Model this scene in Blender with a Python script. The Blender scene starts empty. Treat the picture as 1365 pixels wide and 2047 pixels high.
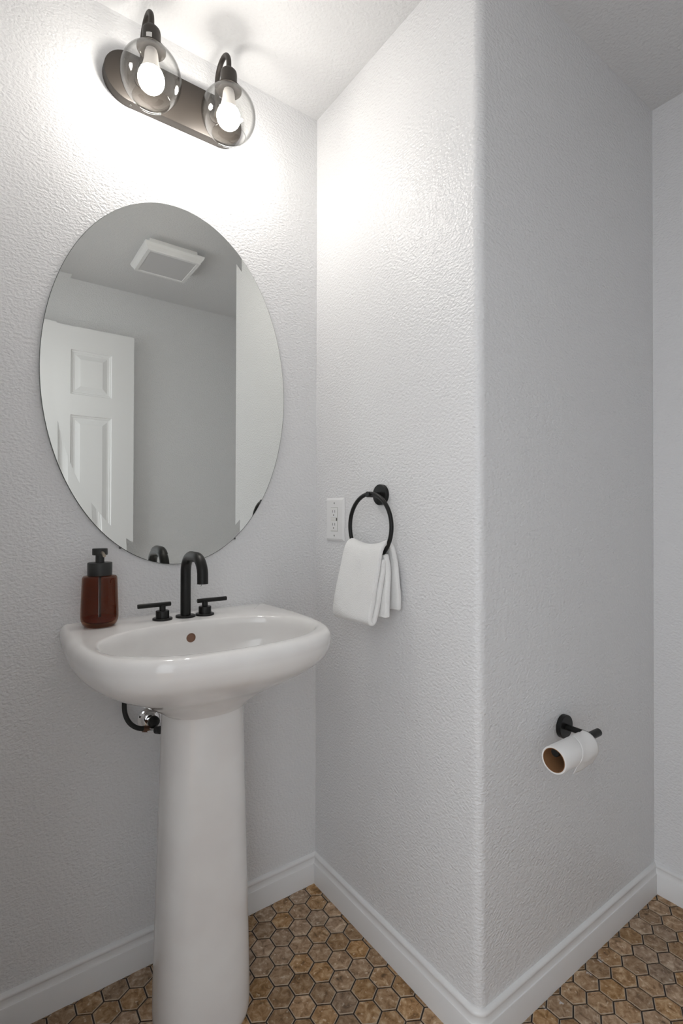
import bpy, bmesh, math, random
from mathutils import Vector, Matrix, noise
from mathutils.bvhtree import BVHTree

random.seed(7)
PI = math.pi
scene = bpy.context.scene
COL = scene.collection

# ------------------------------------------------------------------ camera
F_PX, YAW, PITCH, ROLL = 1020.97, 0.624093, 0.008034, 0.002285
CAM = Vector((-0.89287, -1.37939, 1.16146))
Fw = Vector((math.sin(YAW) * math.cos(PITCH), math.cos(YAW) * math.cos(PITCH), math.sin(PITCH)))
Rt = Vector((math.cos(YAW), -math.sin(YAW), 0))
Up = Rt.cross(Fw)
R2 = Rt * math.cos(ROLL) + Up * math.sin(ROLL)
U2 = -Rt * math.sin(ROLL) + Up * math.cos(ROLL)
cam_data = bpy.data.cameras.new('camera')
cam_data.sensor_fit = 'HORIZONTAL'
cam_data.sensor_width = 36.0
cam_data.lens = F_PX / 1365.0 * 36.0
cam_data.clip_start = 0.01
cam = bpy.data.objects.new('camera', cam_data)
COL.objects.link(cam)
m = Matrix((R2, U2, -Fw)).transposed().to_4x4()
m.translation = CAM
cam.matrix_world = m
scene.camera = cam

def in_view(x, y, z, pad=20):
    d = Vector((x, y, z)) - CAM
    zz = d.dot(Fw)
    if zz <= 0.05:
        return False
    px = 682.5 + F_PX * d.dot(R2) / zz
    py = 1023.5 - F_PX * d.dot(U2) / zz
    return -pad < px < 1365 + pad and -pad < py < 2047 + pad

# ------------------------------------------------------------------ world, exposure
world = bpy.data.worlds.new('hallway_daylight')
scene.world = world
world.use_nodes = True
bg = world.node_tree.nodes['Background']
bg.inputs['Color'].default_value = (0.92, 0.96, 1.0, 1)
bg.inputs['Strength'].default_value = 2.15          # daylight in the hall, reaching the room through the doorway
scene.view_settings.view_transform = 'Standard'
scene.view_settings.look = 'None'
scene.view_settings.gamma = 1.0
scene.view_settings.use_curve_mapping = False
scene.view_settings.exposure = 0.14
BULB_STRENGTH = 98.0
BULB_COLOR = (1.0, 0.955, 0.90)
cy = scene.cycles
cy.max_bounces = 8
cy.diffuse_bounces = 5
cy.glossy_bounces = 5
cy.transmission_bounces = 10
cy.transparent_max_bounces = 16
cy.sample_clamp_indirect = 6.0
cy.caustics_reflective = True
cy.caustics_refractive = False
cy.blur_glossy = 0.3
cy.use_light_tree = False
cy.use_adaptive_sampling = True
cy.adaptive_threshold = 0.02
cy.use_denoising = True

# ------------------------------------------------------------------ room dimensions
H = 2.44            # ceiling
D = 0.653           # depth of the sink alcove (side wall length)
W = 0.832           # width of the wall right of the rounded corner
YF = -1.71          # wall opposite the sink
XL = -0.93          # wall with the doorway
RB = 0.021          # bullnose radius
BH = 0.0903         # baseboard height

# ------------------------------------------------------------------ materials
def mat(name, color=(0.8, 0.8, 0.8), rough=0.5, metal=0.0, **kw):
    mm = bpy.data.materials.new(name)
    mm.use_nodes = True
    b = mm.node_tree.nodes['Principled BSDF']
    b.inputs['Base Color'].default_value = (*color, 1)
    b.inputs['Roughness'].default_value = rough
    b.inputs['Metallic'].default_value = metal
    for k, v in kw.items():
        b.inputs[k.replace('_', ' ')].default_value = v
    return mm

def nodes(mm):
    nt = mm.node_tree
    return nt, nt.nodes['Principled BSDF'], nt.nodes.new, nt.links.new

def add_bump(mm, scale, dist, strength=1.0, detail=2.0, rough=0.5, ramp=None, stretch=None):
    nt, b, N, L = nodes(mm)
    geo = N('ShaderNodeNewGeometry')
    src = geo.outputs['Position']
    if stretch:
        mp = N('ShaderNodeMapping')
        mp.inputs['Scale'].default_value = stretch
        L(src, mp.inputs['Vector'])
        src = mp.outputs['Vector']
    tx = N('ShaderNodeTexNoise')
    tx.inputs['Scale'].default_value = scale
    tx.inputs['Detail'].default_value = detail
    tx.inputs['Roughness'].default_value = rough
    L(src, tx.inputs['Vector'])
    out = tx.outputs['Fac']
    if ramp:
        rp = N('ShaderNodeValToRGB')
        rp.color_ramp.elements[0].position = ramp[0]
        rp.color_ramp.elements[1].position = ramp[1]
        L(out, rp.inputs['Fac'])
        out = rp.outputs['Color']
    bp = N('ShaderNodeBump')
    bp.inputs['Strength'].default_value = strength
    bp.inputs['Distance'].default_value = dist
    L(out, bp.inputs['Height'])
    L(bp.outputs['Normal'], b.inputs['Normal'])

def vary(mm, c1, c2, scale, detail=3.0, lo=0.35, hi=0.65):
    nt, b, N, L = nodes(mm)
    geo = N('ShaderNodeNewGeometry')
    tx = N('ShaderNodeTexNoise')
    tx.inputs['Scale'].default_value = scale
    tx.inputs['Detail'].default_value = detail
    L(geo.outputs['Position'], tx.inputs['Vector'])
    rp = N('ShaderNodeValToRGB')
    rp.color_ramp.elements[0].position = lo
    rp.color_ramp.elements[1].position = hi
    rp.color_ramp.elements[0].color = (*c1, 1)
    rp.color_ramp.elements[1].color = (*c2, 1)
    L(tx.outputs['Fac'], rp.inputs['Fac'])
    L(rp.outputs['Color'], b.inputs['Base Color'])

M = {}
M['wall'] = mat('textured_wall_paint', (0.776, 0.777, 0.784), 0.29)
add_bump(M['wall'], 150, 0.0031, 0.9, 1.5, 0.55, stretch=(0.8, 0.8, 1.15))
M['ceiling'] = mat('textured_ceiling_paint', (0.75, 0.752, 0.757), 0.6)
add_bump(M['ceiling'], 120, 0.003, 0.8, 1.5, 0.55)
M['trim'] = mat('white_trim_paint', (0.80, 0.80, 0.80), 0.28)
add_bump(M['trim'], 30, 0.0006, 0.2, 1)
M['door'] = mat('white_door_paint', (0.86, 0.86, 0.86), 0.35)
M['ceramic'] = mat('white_glazed_ceramic', (0.83, 0.815, 0.80), 0.06, IOR=1.6)
vary(M['ceramic'], (0.81, 0.79, 0.775), (0.85, 0.84, 0.825), 9, 2)
M['black'] = mat('matte_black_metal', (0.009, 0.009, 0.0085), 0.36, 0.0, Specular_IOR_Level=0.32)
M['black_soft'] = mat('matte_black_plastic', (0.02, 0.021, 0.02), 0.42)
M['bronze'] = mat('bronze_metal', (0.036, 0.030, 0.025), 0.5, 0.35)
M['chrome'] = mat('chrome', (0.9, 0.9, 0.9), 0.06, 1.0)
M['nozzle'] = mat('brushed_nozzle_metal', (0.42, 0.37, 0.31), 0.3, 1.0)
M['mirror'] = mat('silvered_glass', (0.80, 0.815, 0.79), 0.0, 1.0)
M['mirror_edge'] = mat('dark_glass_edge', (0.10, 0.11, 0.105), 0.25)
M['plastic'] = mat('white_outlet_plastic', (0.83, 0.83, 0.83), 0.3)
M['plastic_cream'] = mat('cream_outlet_plastic', (0.78, 0.775, 0.75), 0.3)
M['slot'] = mat('outlet_slot_dark', (0.06, 0.06, 0.055), 0.5)
M['screw'] = mat('painted_screw', (0.35, 0.35, 0.34), 0.4, 0.3)
M['paper'] = mat('toilet_paper', (0.84, 0.83, 0.82), 0.9)
add_bump(M['paper'], 260, 0.0006, 0.35, 2)
M['card'] = mat('cardboard_core', (0.30, 0.15, 0.065), 0.85)
M['towel'] = mat('white_terry_cloth', (0.87, 0.87, 0.86), 0.95, 0.0, Sheen_Weight=0.3)
add_bump(M['towel'], 420, 0.0022, 0.7, 2)
M['grout'] = mat('dark_grout', (0.055, 0.045, 0.038), 0.85)
add_bump(M['grout'], 300, 0.001, 0.4)
M['sticker'] = mat('white_paper_sticker', (0.72, 0.70, 0.68), 0.6)
M['bulb_base'] = mat('bulb_white_collar', (0.50, 0.48, 0.46), 0.45)
M['diffuser'] = mat('frosted_diffuser', (0.62, 0.615, 0.62), 0.45)
M['overflow'] = mat('bronze_overflow_cup', (0.20, 0.11, 0.075), 0.35, 0.6)
M['hose'] = mat('black_braided_hose', (0.022, 0.023, 0.022), 0.75)
M['soap'] = mat('amber_soap', (0.55, 0.20, 0.07), 0.15)
M['drop'] = mat('water_drop', (0.9, 0.9, 0.9), 0.0, 0.0, Transmission_Weight=1.0, IOR=1.33)
M['hall_floor'] = mat('hall_floor_wood', (0.35, 0.24, 0.16), 0.5)

mb = bpy.data.materials.new('lit_bulb_glass')
mb.use_nodes = True
nt = mb.node_tree
nt.nodes.remove(nt.nodes['Principled BSDF'])
em = nt.nodes.new('ShaderNodeEmission')
em.inputs['Color'].default_value = (*BULB_COLOR, 1)
em.inputs['Strength'].default_value = BULB_STRENGTH
nt.links.new(em.outputs[0], nt.nodes['Material Output'].inputs['Surface'])
M['bulb'] = mb

def thin_glass(nt, c_face, c_rim, rough):
    N, L = nt.nodes.new, nt.links.new
    lw = N('ShaderNodeLayerWeight'); lw.inputs['Blend'].default_value = 0.5
    rp = N('ShaderNodeValToRGB')
    rp.color_ramp.elements[0].color = (*c_face, 1); rp.color_ramp.elements[0].position = 0.5
    rp.color_ramp.elements[1].color = (*c_rim, 1); rp.color_ramp.elements[1].position = 0.97
    L(lw.outputs['Facing'], rp.inputs['Fac'])
    tr = N('ShaderNodeBsdfTransparent'); L(rp.outputs['Color'], tr.inputs['Color'])
    gl = N('ShaderNodeBsdfGlossy'); gl.inputs['Roughness'].default_value = rough
    pw = N('ShaderNodeMath'); pw.operation = 'POWER'; pw.inputs[1].default_value = 4.0
    L(lw.outputs['Facing'], pw.inputs[0])
    ma_ = N('ShaderNodeMath'); ma_.operation = 'MULTIPLY_ADD'; ma_.inputs[1].default_value = 0.6; ma_.inputs[2].default_value = 0.035
    L(pw.outputs[0], ma_.inputs[0])
    mx = N('ShaderNodeMixShader')
    L(ma_.outputs[0], mx.inputs['Fac']); L(tr.outputs[0], mx.inputs[1]); L(gl.outputs[0], mx.inputs[2])
    L(mx.outputs[0], nt.nodes['Material Output'].inputs['Surface'])

# thin clear globe: see-through with sharp reflections that grow toward the rim
mg = bpy.data.materials.new('thin_clear_glass')
mg.use_nodes = True
nt = mg.node_tree
nt.nodes.remove(nt.nodes['Principled BSDF'])
thin_glass(nt, (0.975, 0.975, 0.97), (0.62, 0.62, 0.61), 0.012)
M['globe'] = mg

# amber bottle glass
ma = bpy.data.materials.new('amber_glass')
ma.use_nodes = True
nt = ma.node_tree
nt.nodes.remove(nt.nodes['Principled BSDF'])
thin_glass(nt, (0.63, 0.40, 0.27), (0.44, 0.25, 0.16), 0.03)
M['amber'] = ma

# stone look of the hexagonal tiles
mt = mat('travertine_look_tile', (0.2, 0.13, 0.08), 0.42)
nt, b, N, L = nodes(mt)
geo = N('ShaderNodeNewGeometry')
oi = N('ShaderNodeObjectInfo')
off = N('ShaderNodeVectorMath'); off.operation = 'SCALE'
comb = N('ShaderNodeCombineXYZ')
L(oi.outputs['Random'], comb.inputs['X']); L(oi.outputs['Random'], comb.inputs['Y'])
comb.inputs['Z'].default_value = 0.0
L(comb.outputs[0], off.inputs[0]); off.inputs['Scale'].default_value = 9.0
add = N('ShaderNodeVectorMath'); add.operation = 'ADD'
L(geo.outputs['Position'], add.inputs[0]); L(off.outputs[0], add.inputs[1])
n1 = N('ShaderNodeTexNoise'); n1.inputs['Scale'].default_value = 55; n1.inputs['Detail'].default_value = 5; n1.inputs['Roughness'].default_value = 0.62
n1.inputs['Distortion'].default_value = 0.6
L(add.outputs[0], n1.inputs['Vector'])
r1 = N('ShaderNodeValToRGB')
e = r1.color_ramp.elements
e[0].position = 0.30; e[0].color = (0.12, 0.068, 0.032, 1)
e[1].position = 0.70; e[1].color = (0.62, 0.47, 0.32, 1)
x = e.new(0.43); x.color = (0.31, 0.185, 0.095, 1)
x = e.new(0.55); x.color = (0.43, 0.285, 0.168, 1)
L(n1.outputs['Fac'], r1.inputs['Fac'])
n2 = N('ShaderNodeTexNoise'); n2.inputs['Scale'].default_value = 95; n2.inputs['Detail'].default_value = 3
L(add.outputs[0], n2.inputs['Vector'])
r2 = N('ShaderNodeValToRGB')
r2.color_ramp.elements[0].position = 0.62; r2.color_ramp.elements[0].color = (0, 0, 0, 1)
r2.color_ramp.elements[1].position = 0.70; r2.color_ramp.elements[1].color = (0.75, 0.75, 0.75, 1)
L(n2.outputs['Fac'], r2.inputs['Fac'])
mxc = N('ShaderNodeMix'); mxc.data_type = 'RGBA'
mxc.inputs['B'].default_value = (0.70, 0.57, 0.42, 1)
L(r2.outputs['Color'], mxc.inputs['Factor']); L(r1.outputs['Color'], mxc.inputs['A'])
hsv = N('ShaderNodeHueSaturation')
mr = N('ShaderNodeMapRange'); mr.inputs['To Min'].default_value = 0.78; mr.inputs['To Max'].default_value = 1.15
L(oi.outputs['Random'], mr.inputs['Value']); L(mr.outputs[0], hsv.inputs['Value'])
mr2 = N('ShaderNodeMath'); mr2.operation = 'FRACT'
mm_ = N('ShaderNodeMath'); mm_.operation = 'MULTIPLY'; mm_.inputs[1].default_value = 17.3
L(oi.outputs['Random'], mm_.inputs[0]); L(mm_.outputs[0], mr2.inputs[0])
mr3 = N('ShaderNodeMapRange'); mr3.inputs['To Min'].default_value = 0.85; mr3.inputs['To Max'].default_value = 1.22
L(mr2.outputs[0], mr3.inputs['Value']); L(mr3.outputs[0], hsv.inputs['Saturation'])
L(mxc.outputs['Result'], hsv.inputs['Color'])
# a few dried white paint drips near the baseboard
last = hsv.outputs[0]
for (qx, qy, qr) in ((0.447, -0.684, 0.011), (0.385, -0.688, 0.010), (0.252, -0.690, 0.008), (0.212, -0.676, 0.010)):
    ds = N('ShaderNodeVectorMath'); ds.operation = 'DISTANCE'; ds.inputs[1].default_value = (qx, qy, 0.0)
    L(geo.outputs['Position'], ds.inputs[0])
    nn = N('ShaderNodeTexNoise'); nn.inputs['Scale'].default_value = 160; L(geo.outputs['Position'], nn.inputs['Vector'])
    q1 = N('ShaderNodeMath'); q1.operation = 'MULTIPLY'; q1.inputs[1].default_value = -1.0 / qr; L(ds.outputs['Value'], q1.inputs[0])
    q2 = N('ShaderNodeMath'); q2.operation = 'MULTIPLY_ADD'; q2.inputs[1].default_value = 2.4; L(nn.outputs['Fac'], q2.inputs[0]); L(q1.outputs[0], q2.inputs[2])
    q3 = N('ShaderNodeMapRange'); q3.inputs['From Min'].default_value = 0.55; q3.inputs['From Max'].default_value = 0.9; q3.inputs['To Max'].default_value = 0.75
    L(q2.outputs[0], q3.inputs['Value'])
    qm = N('ShaderNodeMix'); qm.data_type = 'RGBA'; qm.inputs['B'].default_value = (0.72, 0.73, 0.76, 1)
    L(q3.outputs[0], qm.inputs['Factor']); L(last, qm.inputs['A']); last = qm.outputs['Result']
L(last, b.inputs['Base Color'])
bp = N('ShaderNodeBump'); bp.inputs['Strength'].default_value = 0.4; bp.inputs['Distance'].default_value = 0.001
L(n1.outputs['Fac'], bp.inputs['Height']); L(bp.outputs[0], b.inputs['Normal'])
M['tile'] = mt
M['tile_edge'] = mat('worn_pale_tile_edge', (0.50, 0.40, 0.30), 0.55)

# ------------------------------------------------------------------ helpers
def root_loc(o):
    while o.parent is not None:
        o = o.parent
    return Vector(o.location)

def link(name, verts, faces, material, parent=None, smooth=True, sharp=40):
    """one mesh object; verts in world coordinates"""
    o0 = root_loc(parent) if parent is not None else Vector((0, 0, 0))
    me = bpy.data.meshes.new(name)
    me.from_pydata([tuple(Vector(v) - o0) for v in verts], [], faces)
    me.update()
    bm = bmesh.new(); bm.from_mesh(me)
    bmesh.ops.recalc_face_normals(bm, faces=bm.faces)
    bm.to_mesh(me); bm.free()
    if smooth:
        me.polygons.foreach_set('use_smooth', [True] * len(me.polygons))
        me.set_sharp_from_angle(angle=math.radians(sharp))
    me.materials.append(M[material])
    o = bpy.data.objects.new(name, me)
    COL.objects.link(o)
    if parent is not None:
        o.parent = parent
    return o

def tag(o, label, cat, kind=None, group=None):
    o['label'] = label
    o['category'] = cat
    if kind:
        o['kind'] = kind
    if group:
        o['group'] = group
    return o

def thing(name, loc, label, cat, **kw):
    o = bpy.data.objects.new(name, None)
    o.empty_display_size = 0.05
    COL.objects.link(o)
    o.location = loc
    return tag(o, label, cat, **kw)

class MB:
    def __init__(self):
        self.v, self.f = [], []
    def add(self, v, f):
        n = len(self.v)
        self.v += [Vector(p) for p in v]
        self.f += [tuple(i + n for i in q) for q in f]
        return self
    def rings(self, rings, close=True, cap0=False, cap1=False):
        n = len(rings[0]); v = [p for r in rings for p in r]; f = []
        for i in range(len(rings) - 1):
            for j in range(n if close else n - 1):
                k = (j + 1) % n
                f.append((i * n + j, i * n + k, (i + 1) * n + k, (i + 1) * n + j))
        if cap0: f.append(tuple(range(n))[::-1])
        if cap1: f.append(tuple((len(rings) - 1) * n + j for j in range(n)))
        return self.add(v, f)
    def lathe(self, prof, origin=(0, 0, 0), axis=(0, 0, 1), n=48, cap0=True, cap1=True):
        q = Vector((0, 0, 1)).rotation_difference(Vector(axis).normalized())
        o = Vector(origin); rs = []
        for r, z in prof:
            rs.append([o + q @ Vector((r * math.cos(2 * PI * j / n), r * math.sin(2 * PI * j / n), z)) for j in range(n)])
        return self.rings(rs, True, cap0, cap1)
    def tube(self, pts, r, n=16, cap=True):
        pts = [Vector(p) for p in pts]
        rad = r if isinstance(r, (list, tuple)) else [r] * len(pts)
        t0 = (pts[1] - pts[0]).normalized()
        u = t0.orthogonal().normalized(); rs = []
        for i, p in enumerate(pts):
            t = (pts[min(i + 1, len(pts) - 1)] - pts[max(i - 1, 0)]).normalized()
            u = (u - t * u.dot(t)).normalized()
            w = t.cross(u)
            rs.append([p + (u * math.cos(2 * PI * j / n) + w * math.sin(2 * PI * j / n)) * rad[i] for j in range(n)])
        return self.rings(rs, True, cap, cap)
    def box(self, lo, hi, bev=0.0, seg=2):
        bm = bmesh.new()
        bmesh.ops.create_cube(bm, size=1)
        lo, hi = Vector(lo), Vector(hi)
        for v in bm.verts:
            v.co = Vector(((lo[i] + hi[i]) / 2 + v.co[i] * (hi[i] - lo[i]) for i in range(3)))
        if bev > 0:
            bmesh.ops.bevel(bm, geom=bm.edges[:], offset=bev, segments=seg, affect='EDGES', profile=0.5)
        bm.verts.index_update()
        self.add([v.co.copy() for v in bm.verts], [tuple(v.index for v in f.verts) for f in bm.faces])
        bm.free()
        return self
    def build(self, name, material, parent=None, smooth=True, sharp=40):
        return link(name, self.v, self.f, material, parent, smooth, sharp)

def arc(c, r, a0, a1, n, plane):
    out = []
    for i in range(n + 1):
        a = math.radians(a0 + (a1 - a0) * i / n)
        out.append(plane(c, r * math.cos(a), r * math.sin(a)))
    return out

def spline(pts, per=6, closed=False):
    pts = [Vector(p) for p in pts]; out = []
    n = len(pts)
    rng = range(n if closed else n - 1)
    for i in rng:
        p0 = pts[(i - 1) % n] if closed or i > 0 else pts[0] * 2 - pts[1]
        p1 = pts[i]; p2 = pts[(i + 1) % n]
        p3 = pts[(i + 2) % n] if closed or i + 2 < n else pts[-1] * 2 - pts[-2]
        for k in range(per):
            t = k / per
            out.append(0.5 * (2 * p1 + (p2 - p0) * t + (2 * p0 - 5 * p1 + 4 * p2 - p3) * t * t + (3 * p1 - p0 - 3 * p2 + p3) * t ** 3))
    if not closed:
        out.append(pts[-1])
    return out

# ------------------------------------------------------------------ walls, ceiling
def struct(o, label, cat):
    return tag(o, label, cat, kind='structure')

T = 0.10
struct(MB().box((XL - T, 0, -0.02), (0, T, H + 0.02)).build('wall_back', 'wall', smooth=False),
       'pale grey textured wall behind the oval mirror and pedestal sink', 'wall')
# wall that juts out, with its rounded vertical edge
prof = [(0, 0)]
for i in range(13):
    a = math.radians(180 + 90 * i / 12)
    prof.append((RB + RB * math.cos(a), -D + RB + RB * math.sin(a)))
prof += [(W + T, -D), (W + T, T), (0, T)]
mbd = MB()
mbd.rings([[(x, y, -0.02) for x, y in prof], [(x, y, H + 0.02) for x, y in prof]], True, True, True)
struct(mbd.build('wall_partition', 'wall', sharp=30), 'pale grey textured wall with a rounded outside corner beside the sink', 'wall')
struct(MB().box((W, YF - T, -0.02), (W + T, -D, H + 0.02)).build('wall_right', 'wall', smooth=False),
       'narrow strip of pale grey wall at the far right edge', 'wall')
struct(MB().box((XL - T, YF - T, -0.02), (W, YF, H + 0.02)).build('wall_front', 'wall', smooth=False),
       'grey wall behind the white door, seen in the mirror', 'wall')
DY0, DY1, DZ = -1.625, -0.86, 2.19      # doorway
wl = MB()
wl.box((XL - T, DY1, -0.02), (XL, 0, H + 0.02))
wl.box((XL - T, YF, -0.02), (XL, DY0, H + 0.02))
wl.box((XL - T, DY0, DZ), (XL, DY1, H + 0.02))
struct(wl.build('wall_left', 'wall', smooth=False), 'grey wall around the open doorway', 'wall')
struct(MB().box((XL - T, YF - T, H), (W + T, T, H + 0.08)).build('ceiling', 'ceiling', smooth=False),
       'pale grey textured ceiling above the vanity light', 'ceiling')
struct(MB().box((XL - 1.6, YF - 1.2, -0.08), (XL - T, 1.2, -0.004)).build('floor_hall', 'hall_floor', smooth=False),
       'wood floor of the hall outside the doorway', 'floor')
cs = MB()
for y in (DY0 - 0.0, DY1 + 0.0):
    s = 1 if y == DY1 else -1
    cs.box((XL - T - 0.012, min(y, y - s * 0.012), 0.0), (XL + 0.012, max(y, y - s * 0.012), DZ), 0.002, 1)
cs.box((XL - T - 0.012, DY0, DZ - 0.012), (XL + 0.012, DY1, DZ), 0.002, 1)
struct(cs.build('trim_1', 'trim', smooth=False), 'white jamb lining the doorway', 'trim')

# ------------------------------------------------------------------ floor with hexagonal tiles
fl = MB()
fl.box((XL - T, YF, -0.08), (0, 0, -0.0015))
fl.box((0, YF, -0.08), (W, -D, -0.0015))
floor = struct(fl.build('floor', 'grout', smooth=False), 'brown hexagonal stone-look tile floor with dark grout', 'floor')
PX = 0.0583; S = PX / math.sqrt(3); PY = 0.0507
X0, Y0 = -0.1079, -0.0848
GAP = 0.0036

def clip(poly, nx, ny, c):
    """keep nx*x+ny*y<=c"""
    out = []
    for i in range(len(poly)):
        a, bq = poly[i], poly[(i + 1) % len(poly)]
        da = nx * a[0] + ny * a[1] - c; db = nx * bq[0] + ny * bq[1] - c
        if da <= 0: out.append(a)
        if (da < 0 < db) or (db < 0 < da):
            t = da / (da - db)
            out.append((a[0] + (bq[0] - a[0]) * t, a[1] + (bq[1] - a[1]) * t))
    return out

def area(p):
    return 0.5 * abs(sum(p[i][0] * p[(i + 1) % len(p)][1] - p[(i + 1) % len(p)][0] * p[i][1] for i in range(len(p))))

def tile_geo(poly, c, z0=-0.0014, z1=0.0012):
    """bevelled slab"""
    n = len(poly)
    def inset(k):
        return [(c[0] + (x - c[0]) * k, c[1] + (y - c[1]) * k) for x, y in poly]
    v = [(x, y, z0) for x, y in poly] + [(x, y, z1 - 0.0009) for x, y in poly] + [(x, y, z1) for x, y in inset(0.955)]
    f = []
    for r in range(2):
        for j in range(n):
            k = (j + 1) % n
            f.append((r * n + j, r * n + k, (r + 1) * n + k, (r + 1) * n + j))
    f.append(tuple(2 * n + j for j in range(n)))
    return v, f

def edge_mat(me, n):
    me.materials.append(M['tile_edge'])
    for k in range(n, 2 * n):
        me.polygons[k].material_index = 1

rr = S - GAP / math.sqrt(3) * 1.0
hexp = [(rr * math.sin(PI / 3 * k), rr * math.cos(PI / 3 * k)) for k in range(6)]
hv, hf = tile_geo(hexp, (0, 0))
hex_me = bpy.data.meshes.new('tile'); hex_me.from_pydata(hv, [], hf); hex_me.materials.append(M['tile']); edge_mat(hex_me, 6)
rest = MB(); n_tiles = 0
cand = []
for j in range(-3, 36):
    for i in range(-18, 20):
        cx = X0 + PX * (i + 0.5 * (j % 2)); cyy = Y0 - PY * j
        if cx < XL - 0.03 or cx > W + 0.03 or cyy < YF - 0.03 or cyy > 0.03:
            continue
        poly = [(cx + a, cyy + bq * (PY / (1.5 * S))) for a, bq in hexp]
        full = list(poly)
        poly = clip(poly, -1, 0, -(XL + 0.001)); poly = clip(poly, 0, -1, -(YF + 0.001))
        poly = clip(poly, 1, 0, W - 0.001) if poly else poly
        poly = clip(poly, 0, 1, -0.001) if poly else poly
        if poly and cyy > -D:
            pa, pb = clip(poly, 1, 0, -0.001), clip(poly, 0, 1, -D - 0.001)
            poly = max((pa, pb), key=lambda q: area(q) if len(q) > 2 else 0)
        elif poly and cx > 0: poly = clip(poly, 0, 1, -D - 0.001)
        if len(poly) < 3 or area(poly) < 2e-5:
            continue
        cand.append((cx, cyy, poly, len(poly) == 6 and poly == full))
for cx, cyy, poly, whole in cand:
    if in_view(cx, cyy, 0, 25):
        dz = random.uniform(-0.0003, 0.0003)
        if whole:
            o = bpy.data.objects.new('tile', hex_me)
            o.location = (cx, cyy, dz); o.scale = (1, PY / (1.5 * S), 1)
            o.rotation_euler = (0, 0, random.uniform(-0.012, 0.012))
        else:
            gx = sum(p[0] for p in poly) / len(poly); gy = sum(p[1] for p in poly) / len(poly)
            v, f = tile_geo([(px - gx, py - gy) for px, py in poly], (0, 0))
            me = bpy.data.meshes.new('tile'); me.from_pydata(v, [], f); me.materials.append(M['tile']); edge_mat(me, len(poly))
            o = bpy.data.objects.new('tile', me)
            o.location = (gx, gy, dz)
        COL.objects.link(o); o.parent = floor; n_tiles += 1
    else:
        v, f = tile_geo(poly, (sum(p[0] for p in poly) / len(poly), sum(p[1] for p in poly) / len(poly)))
        rest.add(v, f)
ro = rest.build('tiles', 'tile', floor, smooth=False)
ro['kind'] = 'stuff'
print('tiles', n_tiles)

# ------------------------------------------------------------------ baseboards
BP = [(0.0130, 0.0), (0.0130, 0.0600), (0.0122, 0.0622), (0.0102, 0.0632), (0.0088, 0.0660), (0.0078, 0.0705),
      (0.0074, 0.0755), (0.0076, 0.0775), (0.0088, 0.0795), (0.0092, 0.0822), (0.0084, 0.0852), (0.0060, 0.0878), (0.0028, 0.0896), (0.0, BH)]
def baseboard(name, path, label):
    rs = []
    for (px, py), (nx, ny) in path:
        rs.append([(px + nx * t, py + ny * t, z + 0.0005) for t, z in BP] + [(px, py, 0.0005)])
    struct(MB().rings(rs, True, True, True).build(name, 'trim', sharp=28), label, 'baseboard')
baseboard('baseboard_back', [((XL, 0), (0, -1)), ((0, 0), (-1, -1))], 'white moulded baseboard behind the pedestal sink')
pp = [((0, 0), (-1, -1))]
for i in range(13):
    a = math.radians(180 + 90 * i / 12)
    pp.append(((RB + RB * math.cos(a), -D + RB + RB * math.sin(a)), (math.cos(a), math.sin(a))))
pp.append(((W, -D), (-1, -1)))
baseboard('baseboard_partition', pp, 'white moulded baseboard wrapping the rounded wall corner')
baseboard('baseboard_right', [((W, -D), (-1, -1)), ((W, YF), (-1, 1))], 'white moulded baseboard at the far right edge')
baseboard('baseboard_front', [((W, YF), (-1, 1)), ((XL, YF), (0, 1))], 'white baseboard under the wall facing the sink')
baseboard('baseboard_left', [((XL, DY1 + 0.02), (1, 0)), ((XL, 0), (1, 0))], 'white baseboard beside the doorway')

# ------------------------------------------------------------------ six-panel door, open, seen in the mirror
DX0, DX1, DYF = -0.905, -0.169, -1.630
DT, DB = 2.157, 0.012
cols = [(-0.790, -0.589), (-0.485, -0.284)]
rows = [(1.800, 2.035), (1.000, 1.691), (0.240, 0.860)]
xs = sorted({DX0, DX1, *[v for c in cols for v in c]})
zs = sorted({DB, DT, *[v for r in rows for v in r]})
dm = MB()
for a in range(len(xs) - 1):
    for c in range(len(zs) - 1):
        if (xs[a], xs[a + 1]) in cols and (zs[c], zs[c + 1]) in rows:
            continue
        dm.add([(xs[a], DYF, zs[c]), (xs[a + 1], DYF, zs[c]), (xs[a + 1], DYF, zs[c + 1]), (xs[a], DYF, zs[c + 1])], [(0, 1, 2, 3)])
yb = DYF - 0.037
dm.add([(DX0, DYF, DB), (DX1, DYF, DB), (DX1, DYF, DT), (DX0, DYF, DT), (DX0, yb, DB), (DX1, yb, DB), (DX1, yb, DT), (DX0, yb, DT)],
       [(4, 5, 6, 7), (0, 1, 5, 4), (1, 2, 6, 5), (2, 3, 7, 6), (3, 0, 4, 7)])
door = struct(dm.build('door_1', 'door', smooth=False), 'white six-panel door standing open, reflected in the mirror', 'door')
for (x0, x1) in cols:
    for (z0, z1) in rows:
        steps = [(0, 0), (0.004, 0.007), (0.010, 0.0075), (0.013, 0.010), (0.022, 0.010), (0.044, 0.003), (0.046, 0.0022)]
        rs = []
        for ins, dep in steps:
            y = DYF - dep
            rs.append([(x0 + ins, y, z0 + ins), (x1 - ins, y, z0 + ins), (x1 - ins, y, z1 - ins), (x0 + ins, y, z1 - ins)])
        MB().rings(rs, True, False, True).build('door_panel', 'door', door, smooth=False)
for z in (0.30, 1.10, 1.92):
    MB().tube([(DX0 - 0.006, DYF - 0.004, z - 0.045), (DX0 - 0.006, DYF - 0.004, z + 0.045)], 0.006, 12).build('hinge', 'black', door)

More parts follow.
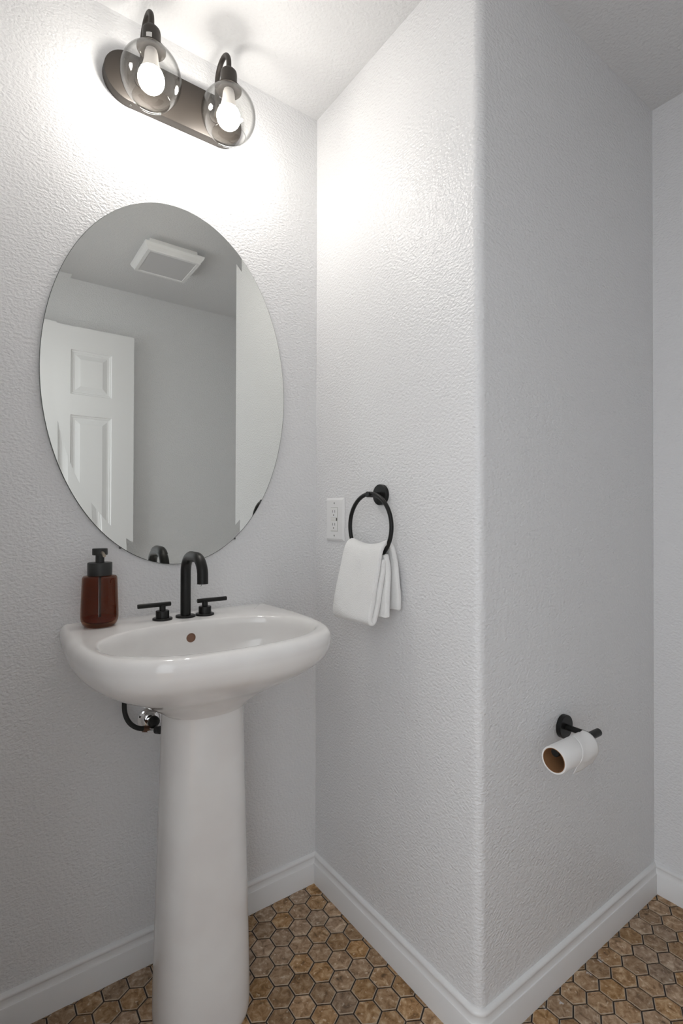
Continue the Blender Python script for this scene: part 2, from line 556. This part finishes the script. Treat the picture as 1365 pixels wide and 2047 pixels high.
# ------------------------------------------------------------------ oval mirror
MX, MZ, MA, MBZ = -0.4473, 1.513, 0.3243, 0.4820
mir = thing('oval_mirror', (MX, 0, MZ), 'large frameless oval mirror with sloped glass rim above the sink', 'mirror')
NM = 160
def ell(k_in, y):
    return [(MX + (MA - k_in) * math.cos(2 * PI * j / NM), y, MZ + (MBZ - k_in) * math.sin(2 * PI * j / NM)) for j in range(NM)]
yf = -0.0065
BEV = 0.027
gm = MB()
gm.add(ell(BEV, yf), [tuple(range(NM))])
gm.build('mirror_glass', 'mirror', mir, smooth=False)
bv = MB()
bv.rings([ell(BEV, yf), ell(0.0013, yf - 0.00046)], True)
bv.build('bevel_band', 'mirror', mir)
ed = MB()
ed.rings([ell(0.0013, yf - 0.00046), ell(0.0, yf + 0.0006), ell(0.0, -0.0015), ell(0.002, -0.0008)], True, False, True)
ed.build('mirror_edge', 'mirror_edge', mir)
for ang in (-116.5, -59.5):
    a = math.radians(ang)
    cx, cz = MX + MA * math.cos(a), MZ + MBZ * math.sin(a)
    MB().box((cx - 0.0022, -0.0085, cz - 0.0040), (cx + 0.0022, -0.0005, cz + 0.001), 0.0008).build('clip', 'slot', mir)

# ------------------------------------------------------------------ vanity light
LZ, LX = 2.272, -0.457
van = thing('vanity_light', (LX, 0, LZ), 'two-globe bronze vanity light on the wall above the mirror', 'wall light')
def stadium(hw, hh, y, n=24):
    out = []
    for i in range(n + 1):
        a = math.radians(-90 + 180 * i / n)
        out.append((LX + hw - hh + hh * math.cos(a), y, LZ + hh * math.sin(a)))
    for i in range(n + 1):
        a = math.radians(90 + 180 * i / n)
        out.append((LX - hw + hh + hh * math.cos(a), y, LZ + hh * math.sin(a)))
    return out
PW, PH = 0.183, 0.0625
pl = MB()
pl.rings([stadium(PW, PH, -0.0005), stadium(PW, PH, -0.022), stadium(PW - 0.0008, PH - 0.0008, -0.0242), stadium(PW - 0.003, PH - 0.003, -0.025)], True, True, True)
plate = pl.build('backplate', 'bronze', van, sharp=22)
for sx in (-0.118, 0.118):
    MB().lathe([(0.0028, 0), (0.0028, 0.002), (0.001, 0.0026)], (LX + sx, -0.013, LZ - PH), (0, 0, -1), 12).build('set_screw', 'slot', plate)
GR = 0.070
for gx in (-0.553, -0.355):
    gy, gz = -0.12, 2.217
    P = lambda c, a, bq, gx=gx: (gx, c[0] + a, c[1] + bq)
    path = [(gx, -0.022, 2.275)] + arc((-0.026, 2.291), 0.016, -90, -180, 6, lambda c, a, bq: (gx, c[0] + a, c[1] + bq))
    path = [(gx, -0.022, 2.270), (gx, -0.030, 2.271), (gx, -0.036, 2.276), (gx, -0.0395, 2.285), (gx, -0.040, 2.30), (gx, -0.040, 2.33)]
    path += arc((-0.08, 2.354), 0.04, 0, 180, 20, P)
    path += [(gx, -0.12, 2.326)]
    arm = MB().tube(path, 0.0066, 16).build('arm', 'bronze', van)
    MB().lathe([(0.016, 0), (0.016, 0.003), (0.012, 0.005)], (gx, -0.025, 2.270), (0, -1, 0), 32).build('arm_collar', 'bronze', arm)
    sk = MB().lathe([(0.0215, 2.286), (0.0215, 2.323), (0.0205, 2.329), (0.017, 2.333), (0.0075, 2.335)], (gx, gy, 0), n=40).build('socket', 'bronze', van)
    MB().lathe([(0.0290, 2.2815), (0.0335, 2.2820), (0.0335, 2.2850), (0.0290, 2.2880), (0.0215, 2.2895)], (gx, gy, 0), n=48).build('socket_flange', 'bronze', sk)
    if gx < -0.5:
        rs = []
        for k in range(9):
            a = math.radians(222 + 4.5 * k)
            rs.append([(gx + 0.0218 * math.cos(a), gy + 0.0218 * math.sin(a), z) for z in (2.2915, 2.3065)])
        MB().rings(rs, False).build('sticker', 'sticker', sk)
    # globe, open at the bottom
    prof = []
    a0, a1 = math.acos(0.027 / GR), -math.acos(0.044 / GR)
    prof.append((0.0265, gz + GR * math.sin(a0) + 0.004))
    for k in range(41):
        a = a0 + (a1 - a0) * k / 40
        prof.append((GR * math.cos(a), gz + GR * math.sin(a)))
    prof.append((0.0452, gz + GR * math.sin(a1) - 0.001))
    prof.append((0.0448, gz + GR * math.sin(a1) - 0.0022))
    prof.append((0.0432, gz + GR * math.sin(a1) - 0.001))
    GI = GR - 0.0018
    for k in range(40, -1, -1):
        a = a0 + (a1 - a0) * k / 40
        prof.append((GI * math.cos(a), gz + GI * math.sin(a)))
    MB().lathe(prof, (gx, gy, 0), n=72, cap0=False, cap1=False).build('glass_globe', 'globe', van, sharp=70)
    # bulb
    bz, br = 2.211, 0.0305
    prof = [(0.0005, bz - br)]
    for k in range(1, 13):
        a = math.radians(-90 + 115 * k / 12)
        prof.append((br * math.cos(a), bz + br * math.sin(a)))
    bulb = MB().lathe(prof + [(0.0245, bz + 0.0185)], (gx, gy, 0), n=28, cap1=False).build('bulb', 'bulb', van, sharp=180)
    MB().lathe([(0.0245, bz + 0.0185), (0.0195, bz + 0.034), (0.0165, bz + 0.048), (0.0155, bz + 0.060), (0.0150, bz + 0.064), (0.0130, bz + 0.066), (0.0130, bz + 0.090)],
               (gx, gy, 0), n=40, cap0=False).build('bulb_collar', 'bulb_base', bulb)

# ------------------------------------------------------------------ ceiling fan light (seen in the mirror)
CX, CY = -0.132, -1.158
fan = thing('ceiling_light', (CX, CY, H), 'square white ceiling light, switched off, reflected at the top of the mirror', 'ceiling light')
def sq(h, z, dx=0, dy=0):
    return [(CX - h, CY - h, z), (CX + h, CY - h, z), (CX + h, CY + h, z), (CX - h, CY + h, z)]
MB().box((CX - 0.113, CY - 0.113, 2.408), (CX + 0.113, CY + 0.113, H), 0.002, 1).build('housing', 'door', fan, smooth=False)
MB().rings([sq(0.110, 2.413), sq(0.138, 2.413), sq(0.1385, 2.408), sq(0.134, 2.398), sq(0.128, 2.390), sq(0.124, 2.384), sq(0.1235, 2.378), sq(0.109, 2.378), sq(0.107, 2.384)], True).build('frame', 'door', fan, smooth=False)
MB().box((CX - 0.108, CY - 0.108, 2.381), (CX + 0.108, CY + 0.108, 2.386)).build('diffuser', 'diffuser', fan, smooth=False)

# ------------------------------------------------------------------ pedestal sink
SX = -0.458; ZR = 0.905
sink = thing('pedestal_sink', (SX, -0.22, 0), 'white ceramic pedestal sink under the oval mirror', 'sink')
half = [(0.0, -0.003), (0.12, -0.003), (0.22, -0.003), (0.252, -0.004), (0.265, -0.009), (0.270, -0.020), (0.2725, -0.05), (0.2765, -0.14), (0.2775, -0.20), (0.2745, -0.27),
        (0.266, -0.33), (0.250, -0.383), (0.224, -0.423), (0.184, -0.453), (0.132, -0.474), (0.068, -0.485), (0.0, -0.488)]
outl = half + [(-x, y) for x, y in half[-2:0:-1]]
outl = [(p.x, p.y) for p in spline([(x, y, 0) for x, y in outl], 8, True)]
OC = (0.0, -0.28)
NB = 144
def ray_hit(poly, c, a):
    dx, dy = math.cos(a), math.sin(a); best = None
    for i in range(len(poly)):
        x1, y1 = poly[i][0] - c[0], poly[i][1] - c[1]; x2, y2 = poly[(i + 1) % len(poly)][0] - c[0], poly[(i + 1) % len(poly)][1] - c[1]
        ex, ey = x2 - x1, y2 - y1
        den = dx * ey - dy * ex
        if abs(den) < 1e-12: continue
        t = (x1 * ey - y1 * ex) / den; u = (x1 * dy - y1 * dx) / den
        if t > 0 and -1e-9 <= u <= 1 + 1e-9: best = t if best is None else max(best, t)
    return (c[0] + dx * best, c[1] + dy * best)
# angles spaced evenly along the outline
acc = []
for k in range(NB):
    i = k * len(outl) / NB
    a, f_ = outl[int(i) % len(outl)], i - int(i)
    bq = outl[(int(i) + 1) % len(outl)]
    acc.append((a[0] + (bq[0] - a[0]) * f_, a[1] + (bq[1] - a[1]) * f_))
O = acc
angs = [math.atan2(y - OC[1], x - OC[0]) for x, y in O]
def sup(c, ax, ay_b, ay_f, n, a):
    """superellipse point in direction a; different depth to the back and the front"""
    dx, dy = math.cos(a), math.sin(a)
    ay = ay_b if dy > 0 else ay_f
    t = (abs(dx / ax) ** n + abs(dy / ay) ** n) ** (-1 / n)
    return (c[0] + dx * t, c[1] + dy * t)
PCY = -0.222
J = [sup((0, PCY), 0.0945, 0.088, 0.090, 2.4, a) for a in angs]
I = [sup((0, -0.305), 0.237, 0.153, 0.150, 2.15, a) for a in angs]
def ring(pts, z):
    return [(SX + x, y, z) for x, y in pts]
def mixp(A, B, g):
    return [(a[0] + (q[0] - a[0]) * g, a[1] + (q[1] - a[1]) * g) for a, q in zip(A, B)]
def inset(A, d):
    out = []
    n = len(A)
    for i in range(n):
        p, q = Vector(A[i - 1]), Vector(A[(i + 1) % n])
        t = (q - p).normalized()
        nrm = Vector((-t.y, t.x))
        c = Vector(OC) - Vector(A[i])
        if nrm.dot(c) < 0: nrm = -nrm
        out.append((A[i][0] + nrm.x * d, min(A[i][1] + nrm.y * d, -0.003)))
    return out
rings_ = []
ZJ = 0.7240
GT = [0.0, 0.20, 0.40, 0.62, 0.80, 0.925, 0.982, 1.0]
GS = spline([(0, v, 0) for v in GT], 12)
def gfun(h):
    q = h * (len(GS) - 1); i = min(int(q), len(GS) - 2)
    return max(0.0, min(1.0, GS[i].y + (GS[i + 1].y - GS[i].y) * (q - i)))
Jin = mixp(J, [(0, PCY)] * NB, 0.25)
rings_.append(ring(Jin, ZJ + 0.004))
rings_.append(ring(J, ZJ))
for k in range(1, 31):
    h = k / 30
    g = gfun(h)
    pr_ = []
    for j_, o_, a in zip(J, O, angs):
        w = (1 - math.sin(a)) / 2
        gg = g ** (1 - 0.75 * (0.5 - w))
        pr_.append((j_[0] + (o_[0] - j_[0]) * gg, j_[1] + (o_[1] - j_[1]) * gg))
    rings_.append(ring(pr_, ZJ + (ZR - 0.022 - ZJ) * h))
rings_ += [ring(inset(O, 0.0003), 0.8872), ring(inset(O, 0.0013), 0.8915), ring(inset(O, 0.0032), 0.8958), ring(inset(O, 0.0060), 0.8995), ring(inset(O, 0.0095), 0.9024), ring(inset(O, 0.0135), 0.9043), ring(inset(O, 0.0175), 0.9050)]
def scl(A, k, c=(0, -0.305)):
    return [(c[0] + (x - c[0]) * k, c[1] + (y - c[1]) * k) for x, y in A]
Oi = inset(O, 0.0185)
def safe(A):   # keep inner loops inside the rim
    out = []
    for a, o_ in zip(A, Oi):
        va = Vector(a) - Vector(OC); vo = Vector(o_) - Vector(OC)
        out.append(a if va.length < vo.length else tuple(Vector(OC) + va * (vo.length / va.length)))
    return out
I3 = safe(scl(I, 1.035))
rings_.append(ring(mixp(inset(O, 0.0175), I3, 0.5), 0.9052))
rings_ += [ring(I3, 0.9048), ring(safe(scl(I, 1.015)), 0.9036), ring(scl(I, 1.0), 0.9005), ring(scl(I, 0.988), 0.895), ring(scl(I, 0.975), 0.887)]
for k in range(1, 19):
    t = k / 18
    ang = t * PI / 2
    s = math.cos(ang) ** 0.62
    z = 0.887 - 0.118 * math.sin(ang)
    s = max(s * 0.975, 0.075)
    c = (0, -0.305 + 0.02 * math.sin(ang))
    rings_.append(ring([(c[0] + x * s, c[1] + (y + 0.305) * s) for x, y in I], z))
bs = MB().rings(rings_, True, True, True)
basin = bs.build('basin', 'ceramic', sink, sharp=60)
# overflow cup on the inner back slope, drain at the bottom
bvh = BVHTree.FromPolygons([tuple(v) for v in bs.v], bs.f)
hit, nrm, _, _ = bvh.ray_cast(Vector((SX - 0.003, -0.40, 0.905)), Vector((0, 1, -0.165)).normalized())
if nrm.y > 0: nrm = -nrm
print('overflow', hit, nrm)
ov = MB().lathe([(0.0005, 0.0005), (0.0080, 0.0006), (0.0090, 0.0016), (0.0108, 0.0014), (0.0115, 0.0), (0.0110, -0.004)], hit, nrm, 32, True, False).build('overflow_ring', 'overflow', basin)
ov['label'] = 'bronze overflow ring'
MB().lathe([(0.026, 0.0), (0.026, 0.003), (0.021, 0.0045), (0.020, 0.002), (0.001, 0.002)], (SX, -0.285, 0.769), (0, 0, 1), 40).build('drain', 'black', basin)
# pedestal
prs = []
NP = 96
def sup2(ax, yb_, yf_, n, z):
    out = []
    for k in range(NP):
        a = 2 * PI * k / NP
        x, y = sup((0, 0), ax, yb_, yf_, n, a)
        out.append((SX + 0.002 + x, PCY + y, z))
    return out
keys = [(0.0, 0.092, 0.082), (0.004, 0.0985, 0.088), (0.012, 0.1035, 0.0925), (0.025, 0.1058, 0.0945), (0.05, 0.1066, 0.095), (0.10, 0.1060, 0.094), (0.20, 0.1035, 0.092),
        (0.30, 0.1010, 0.090), (0.42, 0.0975, 0.0875), (0.55, 0.0940, 0.085), (0.64, 0.0915, 0.083), (0.7255, 0.0895, 0.082)]
for z, ax, ay in keys:
    prs.append(sup2(ax, ay, ay, 2.5, z))
ped = MB().rings(prs, True, True, True).build('pedestal', 'ceramic', sink, sharp=60)

# ------------------------------------------------------------------ faucet
fau = thing('faucet', (SX + 0.003, -0.095, ZR), 'matte black widespread faucet with arched spout and two bar handles', 'faucet')
fx, fy = -0.4545, -0.094
P = lambda c, a, bq: (fx, c[0] + a, c[1] + bq)
path = [(fx, fy, ZR + 0.002), (fx, fy, 0.96), (fx, fy, 1.015)]
path += arc((fy - 0.042, 1.019), 0.042, 0, 90, 12, P)
path += arc((fy - 0.076, 1.019), 0.042, 90, 172, 12, P)
path += [(fx, path[-1][1] - 0.0006, 1.001)]
sp = MB().tube(path, 0.0128, 28).build('spout', 'black', fau)
MB().lathe([(0.0245, ZR + 0.0002), (0.0245, ZR + 0.004), (0.0235, ZR + 0.0048), (0.013, ZR + 0.005)], (fx, fy, 0), n=40).build('flange', 'black', sp)
end = path[-1]
MB().lathe([(0.0004, -0.0055), (0.0024, -0.0045), (0.0032, -0.002), (0.0022, 0.0005)], (end[0] - 0.003, end[1] + 0.004, end[2]), n=16).build('water_drop', 'drop', sp)
for hx, sgn in ((-0.513, -1), (-0.405, 1)):
    hub = MB().lathe([(0.0160, ZR + 0.004), (0.0160, ZR + 0.0215), (0.0152, ZR + 0.0225), (0.0075, ZR + 0.0225), (0.0075, ZR + 0.036)], (hx, -0.097, 0), n=32).build('handle', 'black', fau)
    MB().lathe([(0.0235, ZR + 0.0002), (0.0235, ZR + 0.004), (0.0225, ZR + 0.0048), (0.016, ZR + 0.005)], (hx, -0.097, 0), n=40).build('flange', 'black', hub)
    x0, x1 = hx - sgn * 0.020, hx + sgn * 0.059
    MB().tube([(x0, -0.097, 0.9425), (x0 + sgn * 0.0006, -0.097, 0.9425), (x1 - sgn * 0.0006, -0.097, 0.9425), (x1, -0.097, 0.9425)], [0.0048, 0.0055, 0.0055, 0.0048], 20).build('lever', 'black', hub)

# ------------------------------------------------------------------ soap dispenser
BX, BY = -0.6535, -0.085
soap = thing('soap_dispenser', (BX, BY, ZR), 'amber glass soap dispenser with a black pump on the sink', 'soap dispenser')
zb = ZR + 0.0004
outer = [(0.028, zb), (0.032, zb + 0.001), (0.0365, zb + 0.006), (0.0395, zb + 0.014), (0.0405, zb + 0.022), (0.0404, zb + 0.035), (0.0395, zb + 0.06), (0.0385, zb + 0.085), (0.0378, zb + 0.105),
         (0.0372, zb + 0.112), (0.035, zb + 0.1155), (0.028, zb + 0.117), (0.024, zb + 0.118)]
inner = [(0.022, zb + 0.1155), (0.033, zb + 0.1125), (0.035, zb + 0.106), (0.036, zb + 0.085), (0.0372, zb + 0.06), (0.0380, zb + 0.035), (0.0378, zb + 0.022), (0.035, zb + 0.013), (0.028, zb + 0.009), (0.001, zb + 0.008)]
bot = MB().lathe(outer + inner, (BX, BY, 0), n=64).build('bottle', 'amber', soap, sharp=60)
MB().lathe([(0.001, zb + 0.0082), (0.0275, zb + 0.0092), (0.0345, zb + 0.0132), (0.0370, zb + 0.020), (0.001, zb + 0.0205)], (BX, BY, 0), n=48, cap1=True).build('liquid_soap', 'soap', bot)
MB().tube([(BX, BY, zb + 0.013), (BX, BY, zb + 0.118)], 0.0028, 12).build('dip_tube', 'hose', bot)
MB().lathe([(0.0262, zb + 0.117), (0.0265, zb + 0.118), (0.0265, zb + 0.1455), (0.0255, zb + 0.147), (0.0095, zb + 0.1472)], (BX, BY, 0), n=48).build('collar', 'black_soft', soap)
pump = MB().lathe([(0.0095, zb + 0.147), (0.0095, zb + 0.164), (0.0160, zb + 0.1645), (0.0166, zb + 0.1655), (0.0166, zb + 0.178), (0.0158, zb + 0.1795)], (BX, BY, 0), n=40).build('pump_head', 'black_soft', soap)
MB().tube([(BX + 0.001, BY - 0.010, zb + 0.1715), (BX + 0.002, BY - 0.024, zb + 0.1695), (BX + 0.003, BY - 0.034, zb + 0.164)], 0.0036, 14).build('nozzle', 'nozzle', pump)

# ------------------------------------------------------------------ water supply valve behind the pedestal
val = thing('supply_valve', (-0.515, -0.003, 0.632), 'chrome water shut-off valve with black hose under the sink', 'valve')
MB().lathe([(0.0315, 0.0), (0.0315, 0.0025), (0.0300, 0.0040), (0.0265, 0.0045), (0.0250, 0.0060), (0.0225, 0.0110), (0.0160, 0.0150), (0.0120, 0.0155)],
           (-0.516, -0.001, 0.631), (0, -1, 0), 48).build('escutcheon', 'chrome', val)
body = MB().tube([(-0.5165, -0.012, 0.631), (-0.5185, -0.045, 0.631)], 0.0105, 20).build('valve_body', 'chrome', val)
MB().lathe([(0.009, -0.010), (0.0135, -0.006), (0.0145, 0.0), (0.0135, 0.007), (0.008, 0.010)], (-0.5195, -0.050, 0.6395), (0.25, -0.6, 0.75), 12).build('valve_knob', 'black_soft', val)
MB().tube([(-0.5300, -0.050, 0.6205), (-0.5190, -0.075, 0.6270)], 0.0068, 16).build('stem', 'chrome', val)
MB().tube([(-0.5195, -0.073, 0.6268), (-0.5139, -0.086, 0.6299)], [0.0090, 0.0096], 18).build('stem_cap', 'black_soft', val)
MB().tube([(-0.5245, -0.045, 0.6215), (-0.5310, -0.045, 0.6230), (-0.5330, -0.045, 0.6235), (-0.5450, -0.046, 0.6265)], [0.0095, 0.0095, 0.0080, 0.0078], 16).build('coupling', 'overflow', val)
MB().tube(spline([(-0.540, -0.046, 0.6255), (-0.5586, -0.048, 0.6330), (-0.5741, -0.050, 0.6462), (-0.585, -0.050, 0.6650), (-0.590, -0.050, 0.690), (-0.588, -0.053, 0.73), (-0.575, -0.065, 0.79), (-0.55, -0.085, 0.85)], 6), 0.0058, 14).build('supply_hose', 'hose', val)

# ------------------------------------------------------------------ outlet
OY0, OY1, OZ0, OZ1 = -0.1575, -0.0640, 1.0865, 1.2165
oc_y, oc_z = (OY0 + OY1) / 2, (OZ0 + OZ1) / 2
out_ = thing('wall_outlet', (0, oc_y, oc_z), 'white wall outlet with a plain cover plate left of the towel ring', 'outlet')
def rect_x(x, iy, iz):
    return [(x, OY0 + iy, OZ0 + iz), (x, OY1 - iy, OZ0 + iz), (x, OY1 - iy, OZ1 - iz), (x, OY0 + iy, OZ1 - iz)]
cp = MB().rings([rect_x(-0.0005, 0, 0), rect_x(-0.0022, 0, 0), rect_x(-0.0058, 0.0055, 0.0055), rect_x(-0.0064, 0.0075, 0.0075)], True, True, True).build('cover_plate', 'plastic', out_, smooth=False)
def ob(name, y0, y1, z0, z1, x0, x1, mat_, par, bev=0.0005):
    return MB().box((-x1, oc_y + y0, oc_z + z0), (-x0, oc_y + y1, oc_z + z1), bev, 1).build(name, mat_, par, smooth=False)
ob('insert_gap', -0.0178, 0.0178, -0.0362, 0.0362, 0.0058, 0.0066, 'slot', cp, 0)
ins = ob('receptacle', -0.0172, 0.0172, -0.0356, 0.0356, 0.006, 0.0078, 'plastic_cream', cp)
for s in (1, -1):
    ob('socket_face', -0.0150, 0.0150, s * 0.0195 - 0.0135, s * 0.0195 + 0.0135, 0.0072, 0.0086, 'plastic', ins)
    zc = s * 0.0195
    for y in (-0.0058, 0.0058):
        ob('slot', y - 0.0009, y + 0.0009, zc + 0.001, zc + 0.0085, 0.0084, 0.0089, 'slot', ins, 0)
    MB().lathe([(0.0022, 0), (0.0022, 0.0006)], (-0.0083, oc_y, oc_z + zc - 0.0065), (-1, 0, 0), 14).build('ground_hole', 'slot', ins)
    MB().lathe([(0.0029, 0), (0.0029, 0.0008), (0.0015, 0.0014)], (-0.0062, oc_y, oc_z + s * 0.049), (-1, 0, 0), 16).build('screw', 'screw', cp)
ob('test_button', -0.0090, 0.0150, -0.0042, 0.0042, 0.0072, 0.0090, 'plastic_cream', ins)
ob('sensor', -0.0165, -0.0115, -0.0045, 0.0045, 0.0072, 0.0082, 'slot', ins, 0)

# ------------------------------------------------------------------ towel ring
RX, RY, RZ, RR = -0.043, -0.327, 1.134, 0.0865
tr_ = thing('towel_ring', (0, RY, 1.219), 'matte black towel ring on the wall beside the outlet', 'towel ring')
MB().lathe([(0.0280, 0.0003), (0.0280, 0.0100), (0.0270, 0.0110), (0.008, 0.0112)], (0, RY, 1.219), (-1, 0, 0), 48).build('wall_flange', 'black', tr_)
MB().tube([(-0.010, RY, 1.219), (-0.052, RY, 1.219), (-0.0528, RY, 1.219)], [0.0078, 0.0078, 0.0070], 24).build('post', 'black', tr_)
pts = [(RX, RY + RR * math.sin(2 * PI * k / 96), RZ + RR * math.cos(2 * PI * k / 96)) for k in range(96)]
rg = MB(); rs = []
for k in range(96):
    a = 2 * PI * k / 96
    c = Vector(pts[k]); rad = Vector((0, math.sin(a), math.cos(a))); ax = Vector((1, 0, 0))
    rs.append([c + (rad * math.cos(2 * PI * j / 14) + ax * math.sin(2 * PI * j / 14)) * 0.0056 for j in range(14)])
rs.append(rs[0])
rg.rings(rs, True).build('ring', 'black', tr_)

# ------------------------------------------------------------------ hand towel
tw = thing('hand_towel', (RX, RY, 0.885), 'folded white terry hand towel hanging through the black ring', 'towel')
def towel_sheet(name, stations, thick, nt_=22, seed=0, arc_k=1.0):
    """stations: (x, z, y_left, y_right, arc dip)"""
    sx = spline([(s[0], s[1], 0) for s in stations], 5)
    sy = spline([(s[2], s[3], s[4]) for s in stations], 5)
    verts, faces = [], []
    for i, (p, q) in enumerate(zip(sx, sy)):
        for k in range(nt_ + 1):
            t = k / nt_
            y = q.x + (q.y - q.x) * t
            dip = q.z * (1 - (2 * t - 1) ** 2)
            n_ = noise.noise(Vector((p.x * 20 + seed, y * 14, p.y * 14)))
            n2 = noise.noise(Vector((p.x * 30 + seed, y * 45, p.y * 40)))
            verts.append((p.x + 0.0055 * n_ + 0.0018 * n2, y + 0.0015 * n2, p.y - dip + 0.0015 * n_))
    w_ = nt_ + 1
    for i in range(len(sx) - 1):
        for k in range(nt_):
            faces.append((i * w_ + k, i * w_ + k + 1, (i + 1) * w_ + k + 1, (i + 1) * w_ + k))
    o = link(name, verts, faces, 'towel', tw)
    md = o.modifiers.new('thickness', 'SOLIDIFY'); md.thickness = thick; md.offset = 0
    md = o.modifiers.new('smooth', 'SUBSURF'); md.levels = 1; md.render_levels = 1
    return o
# from the back hem, up over the ring, down the front and folded back up inside
towel_sheet('towel_fold', [
    (-0.018, 0.922, -0.262, -0.418, 0), (-0.018, 0.97, -0.262, -0.418, 0), (-0.019, 1.03, -0.258, -0.410, 0.004), (-0.025, 1.075, -0.250, -0.402, 0.010),
    (-0.035, 1.093, -0.246, -0.402, 0.014), (-0.047, 1.096, -0.246, -0.402, 0.015), (-0.059, 1.083, -0.246, -0.402, 0.010), (-0.069, 1.045, -0.244, -0.400, 0.004),
    (-0.078, 0.985, -0.238, -0.396, 0), (-0.085, 0.93, -0.232, -0.391, 0), (-0.0875, 0.902, -0.230, -0.389, -0.001), (-0.0835, 0.893, -0.231, -0.389, -0.001),
    (-0.0775, 0.898, -0.234, -0.392, 0), (-0.0720, 0.93, -0.238, -0.396, 0), (-0.064, 0.99, -0.246, -0.402, 0), (-0.054, 1.055, -0.25, -0.402, 0.01)], 0.0135, seed=3)
towel_sheet('inner_fold', [
    (-0.052, 0.909, -0.250, -0.412, 0), (-0.052, 0.912, -0.250, -0.413, 0), (-0.051, 0.93, -0.250, -0.412, 0), (-0.049, 0.98, -0.252, -0.410, 0), (-0.046, 1.03, -0.254, -0.406, 0), (-0.044, 1.068, -0.256, -0.400, 0.012)], 0.016, seed=9)

# ------------------------------------------------------------------ toilet paper holder and roll
TX, TZ = 0.321, 0.632
TYB = -0.727
hol = thing('paper_holder', (TX, -D, TZ), 'matte black toilet paper holder on the wall right of the rounded corner', 'paper holder')
MB().lathe([(0.0290, 0.0003), (0.0290, 0.0110), (0.0280, 0.0120), (0.007, 0.0122)], (TX, -D, TZ), (0, -1, 0), 48).build('wall_flange', 'black', hol)
MB().tube([(TX, -D - 0.010, TZ), (TX, TYB, TZ)], 0.0072, 20).build('post', 'black', hol)
MB().tube([(TX + 0.036, TYB, TZ), (TX + 0.035, TYB, TZ), (0.1685, TYB, TZ), (0.1675, TYB, TZ)], [0.0084, 0.0094, 0.0094, 0.0084], 24).build('bar', 'black', hol)
RL0, RL1 = 0.163, 0.292
AZ = TZ + 0.0096 - 0.0252
roll = thing('toilet_roll', ((RL0 + RL1) / 2, TYB, AZ), 'nearly empty white toilet paper roll on the black holder', 'toilet paper')
L_ = RL1 - RL0
MB().lathe([(0.0252, 0), (0.0262, 0), (0.0262, L_), (0.0252, L_), (0.0252, 0)], (RL0, TYB, AZ), (1, 0, 0), 56, False, False).build('cardboard_core', 'card', roll)
MB().lathe([(0.0263, 0.0006), (0.0296, 0.0003), (0.0302, 0.0012), (0.0304, L_ - 0.001), (0.0300, L_ - 0.0004), (0.0263, L_ - 0.0005), (0.0263, 0.0006)], (RL0, TYB, AZ), (1, 0, 0), 64, False, False).build('paper_roll', 'paper', roll)
# loose outer sheet: wraps over the top, hangs at the front with a slanted torn edge
v, f = [], []
NA, NX = 40, 14
for i in range(NA + 1):
    u = i / NA
    for k in range(NX + 1):
        t = k / NX
        x_start = RL0 + 0.050 + 0.034 * (1 - u)
        x = x_start + (RL1 + 0.0015 - x_start) * t
        if u < 0.86:
            a = math.radians(80 + 138 * (u / 0.86))
            r = 0.0308 + 0.0030 * t + 0.0008 * math.sin(7 * t + 5 * u)
            # angle measured in the plane across the bar, going over the top toward the room side
            y = TYB + r * math.cos(a); z = AZ + r * math.sin(a)
        else:
            s = (u - 0.86) / 0.14
            a = math.radians(80 + 138)
            r = 0.0308 + 0.0030 * t + 0.0008 * math.sin(7 * t + 5 * u)
            y = TYB + r * math.cos(a) + s * 0.007
            z = AZ + r * math.sin(a) - s * (0.020 - 0.006 * t)
        v.append((x, y, z))
for i in range(NA):
    for k in range(NX):
        w_ = NX + 1
        f.append((i * w_ + k, i * w_ + k + 1, (i + 1) * w_ + k + 1, (i + 1) * w_ + k))
sheet = link('loose_sheet', v, f, 'paper', roll)
md = sheet.modifiers.new('thickness', 'SOLIDIFY'); md.thickness = 0.0005; md.offset = 0
